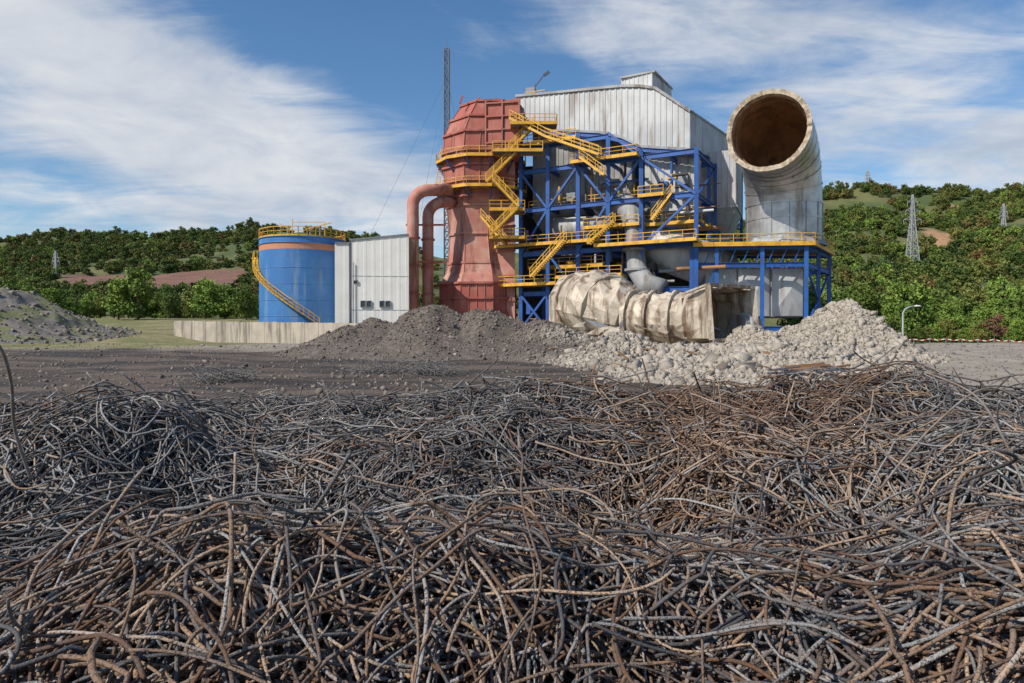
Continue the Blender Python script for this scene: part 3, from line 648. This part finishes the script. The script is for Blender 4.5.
brace(0,14,20.4,'/');brace(0,20.4,26,'\\');brace(1,20.4,26,'/');brace(2,20.4,26,'\\');brace(2,14,20.4,'/');brace(3,20.4,26,'/');brace(4,14,20.4,'/',6);brace(4,20.4,26,'\\',6);brace(0,3,8.2,'x');brace(1,8.2,14,'\\');brace(3,3,8.2,'v');brace(3,26,30,'\\')
G0=FB;G1=Vector(((806-512)/F*87,87,0));G2=Vector(((829-512)/F*98,98,0)); G0b=G0+off*1.35
gp=[G0+(G1-G0)*t for t in (0,.22,.62,1)]
for p in gp+[G2,G0b,G1+(G2-G1)*.5]: b.add('columns',m_blue,ibeam((p.x,p.y,0),(p.x,p.y,13.6),.5))
for zl_ in (3.0,11.2,13.5):
    for p,q in list(zip(gp[:-1],gp[1:]))+[(G1,G2),(G2,G0b)]: b.add('girders',m_blue,ibeam((p.x,p.y,zl_),(q.x,q.y,zl_),.36,.62))
b.add('bracing',m_blue,beam((gp[0].x,gp[0].y,3),(gp[1].x,gp[1].y,11),.26)); b.add('bracing',m_blue,beam((G1.x,G1.y,3),(G2.x,G2.y,11),.24)); b.add('bracing',m_blue,beam((G1.x,G1.y,11),(G2.x,G2.y,3),.24))
for i in range(9):
    t=i/9; p=G0+(G1-G0)*t; b.add('bracing',m_blue,beam((p.x,p.y,11.3),(p.x+.8,p.y-.05,13.3),.13))
deck(b,[FB.xy-Vector((0,.8)),G1.xy+Vector((.8,-.8)),G2.xy+Vector((.8,0)),G0b.xy],13.95,(0,1,2),edge=.4)
for px_,D_ in ((715,98),(741,108)):
    p=S(px_,0,D_); b.add('columns',m_blue,ibeam((p.x,p.y,13.9),(p.x,p.y,zz(164,D_)),.45))
s0=cp[-1];s1=S(715,0,98);s2=S(741,0,108)
for zl_ in (20.4,26,17):
    for p,q in ((s0,s1),(s1,s2)): b.add('girders',m_blue,ibeam((p.x,p.y,zl_),(q.x,q.y,zl_),.32,.5))
b.add('bracing',m_blue,beam((s0.x,s0.y,20),(s1.x,s1.y,26),.24)); b.add('bracing',m_blue,beam((s1.x,s1.y,26),(s2.x,s2.y,14),.24)); b.add('bracing',m_blue,beam((s1.x,s1.y,14),(s2.x,s2.y,20),.24))
ov=Vector((-.46,-.89,0))*1.7; inn=Vector((.46,.89,0))*1.0
def fdeck(pa,pb,z,rails=(0,),ext=1.0):
    p=online(FA,FB,pa);q=online(FA,FB,pb); deck(b,[(p+ov*ext).xy,(q+ov*ext).xy,(q+inn).xy,(p+inn).xy],z,rails)
fdeck(500,600,15.3,(0,3)); fdeck(600,700,14.4,(0,),1.4); fdeck(500,560,9.6,(0,3)); fdeck(560,625,10.4,(0,)); fdeck(575,640,26.3,(0,1)); fdeck(521,580,29.7,(0,)); fdeck(640,665,20.8,(0,),.6); fdeck(585,640,17.2,(0,3),.4)
def bdeck(pa,pb,z,d):
    p=online(FA,FB,pa);q=online(FA,FB,pb); o1=Vector((.46,.89,0))*d; o2=Vector((.46,.89,0))*(d+1.3); deck(b,[(p+o1).xy,(q+o1).xy,(q+o2).xy,(p+o2).xy],z,(0,))
bdeck(525,640,20.8,1.2); bdeck(640,700,17.2,1.0); bdeck(525,600,12.2,1.0)
def fp(px_,z,e=2.4):
    p=online(FA,FB,px_)+Vector((-.46,-.89,0))*e; return Vector((p.x,p.y,z))
sd_=(-.46,-.89,0)
stair(b,fp(555,29.8),fp(607,26.3),sd_); stair(b,fp(612,23.5),fp(588,26.3),sd_); stair(b,fp(520,33.2),fp(555,29.8),sd_)
stair(b,fp(540,10.4),fp(573,15.3),sd_); stair(b,fp(515,15.3),fp(492,19.6),sd_); stair(b,fp(596,14.5),fp(618,17.5,1.2),sd_)
stair(b,fp(652,17.5,-.5),fp(672,20.8,-.5),sd_)
def hopper(pa,pb,D_,dd,ztop,zmid,zbot,part,mat=m_clad2,ta=.3):
    a_=S(pa,0,D_);c_=S(pb,0,D_-(pb-pa)*.055); a_.z=c_.z=0; d=(c_-a_).normalized(); n_=Vector((-d.y,d.x,0))*dd
    top=[a_,c_,c_+n_,a_+n_]; ce=sum(top,Vector())/4
    for i in range(4): b.add(part,mat,corr(top[i],top[(i+1)%4],zmid,zmid,ztop,ztop,.8,.08))
    bot=[ce+(p-ce)*ta for p in top]
    v=[Vector((p.x,p.y,zmid)) for p in top]+[Vector((p.x,p.y,zbot)) for p in bot]
    b.add(part+'_cone',mat,(v,[(4+i,4+(i+1)%4,(i+1)%4,i) for i in range(4)]))
    for i in range(4):
        b.add(part+'_flange',mat,beam(Vector((*top[i].xy,zmid)),Vector((*top[(i+1)%4].xy,zmid)),.3,.3))
        b.add(part+'_flange',mat,beam(v[i],v[4+i],.18))
hopper(533,585,103.5,10,33,20,14.5,'hopper'); hopper(586,632,101,10,31,22,17,'hopper'); hopper(645,697,96,12,28,19.5,14.8,'hopper_right',m_clad); hopper(699,736,99,8,28.5,20.5,15.5,'hopper_side',m_clad)
a_=S(704,0,90.5);c_=S(803,0,89.5);zb0,zb1=4.6,11.0
b.add('transition_duct',m_clad2,prism([(a_.x,a_.y),(c_.x,c_.y),(c_.x+2.5,c_.y+8),(a_.x,a_.y+8)],zb0,zb1))
for k in range(3):
    x0=a_.x+(c_.x-a_.x)*k/3;x1=a_.x+(c_.x-a_.x)*(k+1)/3; yy=90.35-.35*(k+.5)
    cm=Vector(((x0+x1)/2,yy-.8,(zb0+zb1)/2)); q=[Vector((x0+.1,yy,zb0+.1)),Vector((x1-.1,yy-.15,zb0+.1)),Vector((x1-.1,yy-.15,zb1-.1)),Vector((x0+.1,yy,zb1-.1))]
    b.add('folded_panels',m_clad,(q+[cm],[(0,1,4),(1,2,4),(2,3,4),(3,0,4)]))
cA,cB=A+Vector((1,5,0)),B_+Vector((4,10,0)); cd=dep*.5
b.add('dark_core_box',m_dark,prism([cA.xy,cB.xy,(cB+cd).xy,(cA+cd).xy],0,29))  # box added to block see-through, interior shade put in its dark colour
rr=random.Random(5)
for i in range(120):
    px_=rr.uniform(523,692); p=online(FA,FB,px_)+Vector((.46,.89,0))*rr.uniform(.6,6); z=rr.uniform(2,24); k=rr.random()
    mm=rr.choice([m_clad2,m_clad2,m_galv,m_blue,m_clad,m_yel,m_rust,m_dark]); u_=Vector((.875,-.48,0))
    if k<.4: b.add('pipework_'+mm.name,mm,tube([Vector((p.x,p.y,z)),Vector((p.x,p.y,z))+u_*rr.uniform(2,7)],rr.uniform(.08,.32),10))
    elif k<.75: b.add('pipework_'+mm.name,mm,tube([(p.x,p.y,z),(p.x,p.y,z+rr.uniform(2,6))],rr.uniform(.08,.35),10))
    else: w=rr.uniform(.6,2.0); b.add('equipment_'+mm.name,mm,beam((p.x,p.y,z),Vector((p.x,p.y,z))+u_*w,rr.uniform(.6,1.6),rr.uniform(.5,1.6)))
path=[S(612,210,97),S(618,205,96),S(626,206,95),S(632,213,94),S(635,225,93.5),S(635,250,93),S(637,270,92.5),S(646,284,91.5),S(662,290,90)]
b.add('downcomer_duct',m_clad2,tube(path,[1.8,1.8,1.8,1.7,1.45,1.3,1.35,1.45,1.5],20),True)
for i in (4,5,6): b.add('downcomer_flange',m_clad2,tube([path[i]-Vector((0,0,.15)),path[i]+Vector((0,0,.15))],1.7,20))
b.add('round_duct',m_clad,tube([S(640,240,96),S(700,262,92),S(720,272,95)],[3.0,3.0,3.0],24),True)
b.add('round_duct',m_clad,tube([S(556,228,101),S(612,226,97)],1.5,20),True)
for p in cp+gp: b.add('foundations',m_conc,prism([(p.x-.9,p.y-.9),(p.x+.9,p.y-.9),(p.x+.9,p.y+.9),(p.x-.9,p.y+.9)],-.3,1.4))
b.build()
# ---------------------------------------------------------------- large duct elbow
ax=Vector(((783-512)/F*92,92,0)); oc=S(767,131,83); hd=(Vector((ax.x,ax.y,0))-Vector((oc.x,oc.y,0))); Lh=hd.length; hd.normalize()
b=Bld('large_duct_elbow',(ax.x,ax.y,13.9)); R=7.4; Ro=4.8
EP=[oc,oc+hd*(Lh-R)]
for k in range(1,6):
    g=math.pi/2*k/5; EP.append(Vector((ax.x-hd.x*R*(1-math.sin(g)),ax.y-hd.y*R*(1-math.sin(g)),oc.z-R*(1-math.cos(g)))))
EP.append(Vector((ax.x,ax.y,13.7)))
b.add('outer_jacket',m_silver,tube(EP,Ro,56,False,jit=.004))
b.add('inner_lining',m_rust,tube(EP,Ro-.42,56,False),True)
for i,p in enumerate(EP[1:-1],1):
    t=(EP[i+1]-EP[i-1]).normalized(); b.add('segment_bands',m_silver,tube([p-t*.12,p+t*.12],Ro+.1,56,False))
for z in (15.3,17.5): b.add('segment_bands',m_silver,tube([(ax.x,ax.y,z-.1),(ax.x,ax.y,z+.1)],Ro+.07,56,False))
n=120; t=hd; a1=t.cross(Vector((0,0,1))).normalized(); a2=a1.cross(t).normalized(); v=[];f=[]
for k in range(n):
    g=2*math.pi*k/n; d=a1*math.cos(g)+a2*math.sin(g); j=.30*float(vn(k/5.0,0,91))+random.uniform(-.05,.05); j2=.22*float(vn(k/7.0,3,92))+random.uniform(-.03,.03)
    v+=[oc+d*(Ro+.12)+t*.5,oc+d*(Ro+.14+j2)-t*(.2+j),oc+d*(Ro-.42+j2)-t*(.12+j*.6),oc+d*(Ro-.47)+t*.9]
for k in range(n):
    k2=(k+1)%n
    for m_ in range(3): f.append((4*k+m_,4*k2+m_,4*k2+m_+1,4*k+m_+1))
b.add('torn_rim',m_rimc,(v,f))
b.add('inner_ring',m_rust,join(*[beam(oc+t*2.2+(a1*math.cos(2*math.pi*k/24)+a2*math.sin(2*math.pi*k/24))*(Ro-.52),oc+t*2.2+(a1*math.cos(2*math.pi*(k+1)/24)+a2*math.sin(2*math.pi*(k+1)/24))*(Ro-.52),.2,.2) for k in range(24)]))
b.add('base_collar',m_clad2,tube([(ax.x,ax.y,13.96),(ax.x,ax.y,15.0)],[Ro+.8,Ro+.1],8,False,phase=.39))
for g in np.linspace(0,2*math.pi,14,endpoint=False):
    b.add('straps',m_galv,beam((ax.x+(Ro+.03)*math.cos(g),ax.y+(Ro+.03)*math.sin(g),15),(ax.x+(Ro+.03)*math.cos(g),ax.y+(Ro+.03)*math.sin(g),oc.z-R),.08))
b.build()
# ---------------------------------------------------------------- broken ducts on the rubble
b=Bld('broken_duct',(12,74,2))
def crumple(path,rad,n,part,mat,j=.05,ph=0,sq=1,caps=True): b.add(part,mat,tube(path,rad,n,caps,ph,j,sq))
def dense(P,Rr,k=4):
    o=[];r_=[]
    for i in range(len(P)-1):
        for m_ in range(k): t=m_/k; o.append(Vector(P[i]).lerp(Vector(P[i+1]),t)); r_.append(Rr[i]+(Rr[i+1]-Rr[i])*t)
    return o+[Vector(P[-1])],r_+[Rr[-1]]
p_,r_=dense([S(573,301,78),S(590,302,76),S(610,308,72),S(632,317,70)],[3.0,3.9,3.6,2.7],3); r_=[q*random.uniform(.93,1.05) for q in r_]; crumple(p_,r_,15,'hood',m_cream,.085,.3,.92)
b.add('hood_skirt',m_cream,prism([S(549,0,80).xy,S(596,0,74.5).xy,S(606,0,80).xy,S(560,0,84).xy],.8,[zz(296,80),zz(300,75),zz(276,80),zz(276,84)]))
for i in (1,6): t=(p_[min(i+1,len(p_)-1)]-p_[max(i-1,0)]).normalized(); crumple([p_[i]-t*.12,p_[i]+t*.12],[r_[i]+.2]*2,15,'hood_ribs',m_cream,.03,.3,.92)
p_,r_=dense([S(630,317,70),S(660,318,68),S(694,319,66)],[2.6,2.5,2.45],6); r_=[q*random.uniform(.92,1.05) for q in r_]; crumple(p_,r_,24,'round_section',m_cream,.055)
for i in (1,5,9): t=(p_[i]-p_[i-1]).normalized(); crumple([p_[i]-t*.12,p_[i]+t*.12],[2.82]*2,24,'section_bands',m_cream,.025)
c0=S(692,319,66);c1=S(733,313,62.0); t=(c1-c0).normalized(); a1=t.cross(Vector((0,0,1))).normalized(); a2=a1.cross(t).normalized(); v=[];n=24
for c,hw,hh,sq in ((c0,2.45,2.45,0),(c0.lerp(c1,.3),2.55,2.4,.3),(c0.lerp(c1,.65),2.65,2.3,.7),(c1,3.0,2.3,1)):
    for k in range(n):
        g=2*math.pi*(k)/n; cc_,s_=math.cos(g),math.sin(g); mx=max(abs(cc_),abs(s_)); f_=1+(1/mx-1)*sq
        v.append(c+a1*cc_*f_*hw+a2*s_*f_*hh+Vector([random.uniform(-.14,.14) for _ in range(3)]))
f=[(i*n+k,i*n+(k+1)%n,(i+1)*n+(k+1)%n,(i+1)*n+k) for i in range(3) for k in range(n)]
b.add('flared_mouth',m_cream,(v,f))
cs=[c1+a1*sx*3.15+a2*sy*2.45 for sx,sy in((-1,-1),(1,-1),(1,1),(-1,1))]
for k in range(4): b.add('mouth_flange',m_cream,beam(cs[k],cs[(k+1)%4],.5,.3))
b.add('mouth_inside',m_rust,([c0+t*1.0+(c-c1)*.75 for c in cs],[(0,1,2,3)]))
for k in range(7): q=cs[2].lerp(cs[3],k/6); b.add('mouth_ribs',m_cream,beam(q+a2*.05,q-t*3+a2*-.05+ (c1-q)*.1,.18))
for k in range(5): q=cs[0].lerp(cs[3],k/4); b.add('mouth_ribs',m_cream,beam(q,q-t*3,.15))
crumple([S(738,326,64),S(754,327,65)],[1.05,1.05],20,'stub_pipe',m_clad2,.01)
crumple([S(743,326,64.3),S(745,326,64.4)],[1.25,1.25],20,'stub_flange',m_clad,.01)
for k in range(22):
    p=S(rng.uniform(560,720),rng.uniform(322,337),rng.uniform(62,66)); g=rng.uniform(0,3); u1=Vector((math.cos(g),math.sin(g)*.5,rng.uniform(-.3,.6)))*rng.uniform(.5,1.3); u2=Vector((-.3,.4,.8))*rng.uniform(.3,.8)
    b.add('torn_sheets' if k%2 else 'torn_duct_sheets',m_cream if k%2 else m_clad2,([p-u1,p+u2*.4,p+u1,p-u2],[(0,1,2),(0,2,3)]))
b.build()
b=Bld('scrap_metal',(14,40,0))
for i in range(26):
    X=rng.uniform(2,22);Y=rng.uniform(34,62);z=float(gz(X,Y)+max(0,float(rubh(X,Y))))+.1; g=rng.uniform(0,3.14); L=rng.uniform(.6,2.6)
    b.add('rusty_beams' if i%2 else 'dark_beams',m_rust if i%2 else m_mast,beam((X,Y,z),(X+L*math.cos(g),Y+L*math.sin(g),z+rng.uniform(-.2,.5)),rng.uniform(.06,.3),.08))
for i in range(14):
    X=13.6+rng.uniform(-1.4,1.8);Y=31.5+rng.uniform(-1,1.5); z=float(gz(X,Y)+max(0,float(rubh(X,Y))))+.12+.03*i; g=rng.uniform(-.5,.5); L=rng.uniform(.8,2.0)
    b.add('dark_planks' if i%3 else 'brown_planks',m_mast if i%3 else m_rust,beam((X-L/2,Y,z),(X+L/2*math.cos(g),Y+L/2*math.sin(g),z+rng.uniform(-.05,.25)),.2,.08))
b.build()
for cxx,cyy,ww in ((-7.5,40,3.0),(-4.6,39,1.6),(-14,33,1.2)):
    P=[];Q=[];off_=0
    for i in range(160):
        g=np.random.default_rng(i+int(cyy*10)); n=12; th=np.cumsum(g.normal(0,.5,n))+g.uniform(0,6.28)
        X=cxx+g.normal(0,ww*.4)+np.cumsum(np.cos(th))*.13; Y=cyy+g.normal(0,.7)+np.cumsum(np.sin(th))*.13; Z=gz(X,Y)+np.abs(g.normal(0,.28))+.04+.1*np.sin(np.arange(n)*g.uniform(.3,1))
        v,f=tube([Vector(q) for q in zip(X,Y,Z)],.014,3,False); P+=[tuple(q) for q in v]; Q+=[tuple(k+off_ for k in q) for q in f]; off_+=len(v)
    npmesh('wire_heap',np.array(P),np.array(Q),m_wire,True,{'wire':np.tile([[.05,.5,0]],(len(P),1))})
# ---------------------------------------------------------------- sky + sun
sun_dir=Vector((-.78,-.56,.0)); elev=math.radians(42); sun_dir.normalize(); sd=Vector((sun_dir.x*math.cos(elev),sun_dir.y*math.cos(elev),math.sin(elev)))
sl=bpy.data.lights.new('sun','SUN'); sl.energy=5.0; sl.angle=math.radians(.5); sl.color=(1,.93,.83)
so=bpy.data.objects.new('sun',sl); so.rotation_euler=sd.to_track_quat('Z','Y').to_euler(); so.location=(0,0,80); sc.collection.objects.link(so)
w=bpy.data.worlds.new('World'); sc.world=w; w.use_nodes=True; nt=w.node_tree; L=nt.links; bg=nt.nodes['Background']; bg.inputs[1].default_value=.078
sk=nt.nodes.new('ShaderNodeTexSky'); sk.sky_type='NISHITA'; sk.sun_disc=False; sk.sun_elevation=elev; sk.sun_rotation=math.atan2(sd.x,sd.y); sk.ozone_density=2.0; sk.dust_density=.5; sk.air_density=1.0
hs=nt.nodes.new('ShaderNodeHueSaturation'); hs.inputs['Saturation'].default_value=1.25; hs.inputs['Value'].default_value=1.65; L.new(sk.outputs[0],hs.inputs['Color'])
tc=nt.nodes.new('ShaderNodeTexCoord'); sp=nt.nodes.new('ShaderNodeSeparateXYZ'); L.new(tc.outputs['Generated'],sp.inputs[0])
def mth(op,a,b_=None,c=None,clamp=False):
    n=nt.nodes.new('ShaderNodeMath'); n.operation=op; n.use_clamp=clamp
    for i,v in enumerate((a,b_,c)):
        if v is None: continue
        if isinstance(v,(int,float)): n.inputs[i].default_value=v
        else: L.new(v,n.inputs[i])
    return n.outputs[0]
az=mth('ARCTAN2',sp.outputs[0],sp.outputs[1]); el=mth('ARCSINE',sp.outputs[2])
zc=mth('ADD',mth('MAXIMUM',sp.outputs[2],0.0),.16)
cu=mth('DIVIDE',sp.outputs[0],zc); cv=mth('DIVIDE',sp.outputs[1],zc)
cb=nt.nodes.new('ShaderNodeCombineXYZ'); L.new(cu,cb.inputs[0]); L.new(cv,cb.inputs[1])
def wn(scale,detail,dist=0,rough=.55,st=(1,1,1),rot=0):
    mp=nt.nodes.new('ShaderNodeMapping'); mp.inputs['Scale'].default_value=st; mp.inputs['Rotation'].default_value=(0,0,rot); L.new(cb.outputs[0],mp.inputs[0])
    n=nt.nodes.new('ShaderNodeTexNoise'); n.inputs['Scale'].default_value=scale; n.inputs['Detail'].default_value=detail; n.inputs['Roughness'].default_value=rough; n.inputs['Distortion'].default_value=dist
    L.new(mp.outputs[0],n.inputs['Vector']); return n.outputs['Fac']
def blob(px_,py_,rx,ry,tilt,amp):
    a0=math.atan((px_-512)/F); e0=math.atan((HOR-py_)/F*math.cos(a0)); rx/=F; ry/=F; c,s=math.cos(tilt),math.sin(tilt)
    da=mth('SUBTRACT',az,a0); de=mth('SUBTRACT',el,e0)
    u=mth('DIVIDE',mth('ADD',mth('MULTIPLY',da,c),mth('MULTIPLY',de,-s)),rx); v=mth('DIVIDE',mth('ADD',mth('MULTIPLY',da,s),mth('MULTIPLY',de,c)),ry)
    d=mth('ADD',mth('MULTIPLY',u,u),mth('MULTIPLY',v,v))
    return mth('MULTIPLY',mth('POWER',2.718,mth('MULTIPLY',d,-1.0)),amp)
bl=[blob(60,70,190,75,.30,.56),blob(230,140,190,60,.30,.58),blob(380,185,90,42,.2,.3),blob(80,205,260,22,.02,.28),blob(690,25,200,42,.05,.38),blob(890,90,150,70,.25,.32),blob(1000,160,160,60,0,.30),
    blob(300,25,130,38,.25,-.35),blob(20,165,90,14,.1,-.3),blob(500,95,90,40,.2,-.2)]
tot=bl[0]
for q in bl[1:]: tot=mth('ADD',tot,q)
n1=wn(1.5,6,.5,.58,(1,.8,1),.4); n2=wn(3.6,6,.8,.62,(.6,1.3,1),-.5)
dens=mth('ADD',mth('ADD',tot,mth('MULTIPLY',mth('SUBTRACT',n1,.5),1.5)),mth('MULTIPLY',mth('SUBTRACT',n2,.5),1.1))
mr=nt.nodes.new('ShaderNodeMapRange'); mr.interpolation_type='SMOOTHSTEP'; mr.inputs[1].default_value=-.06; mr.inputs[2].default_value=.68; mr.inputs[3].default_value=.02; mr.inputs[4].default_value=.93; L.new(dens,mr.inputs[0])
shade=nt.nodes.new('ShaderNodeMapRange'); shade.inputs[1].default_value=.36; shade.inputs[2].default_value=.66; L.new(wn(2.2,6,.4,.58),shade.inputs[0])
cm=nt.nodes.new('ShaderNodeMix'); cm.data_type='RGBA'; L.new(shade.outputs[0],cm.inputs[0]); cm.inputs[6].default_value=(10.0,10.2,10.5,1); cm.inputs[7].default_value=(6.2,7.0,8.3,1)
mx=nt.nodes.new('ShaderNodeMix'); mx.data_type='RGBA'; L.new(mr.outputs[0],mx.inputs[0]); L.new(hs.outputs[0],mx.inputs[6]); L.new(cm.outputs[2],mx.inputs[7]); L.new(mx.outputs[2],bg.inputs[0])
sc.view_settings.view_transform='Standard'; sc.view_settings.look='None'; sc.view_settings.exposure=0
cam=bpy.data.cameras.new('camera'); cam.lens=24; cam.sensor_width=36; cam.clip_start=.05; cam.clip_end=12000
co=bpy.data.objects.new('camera',cam); co.location=(0,0,CH); co.rotation_euler=(math.radians(90)-math.atan((341.5-HOR)/F),0,0); sc.collection.objects.link(co); sc.camera=co
print('trees',cnt)
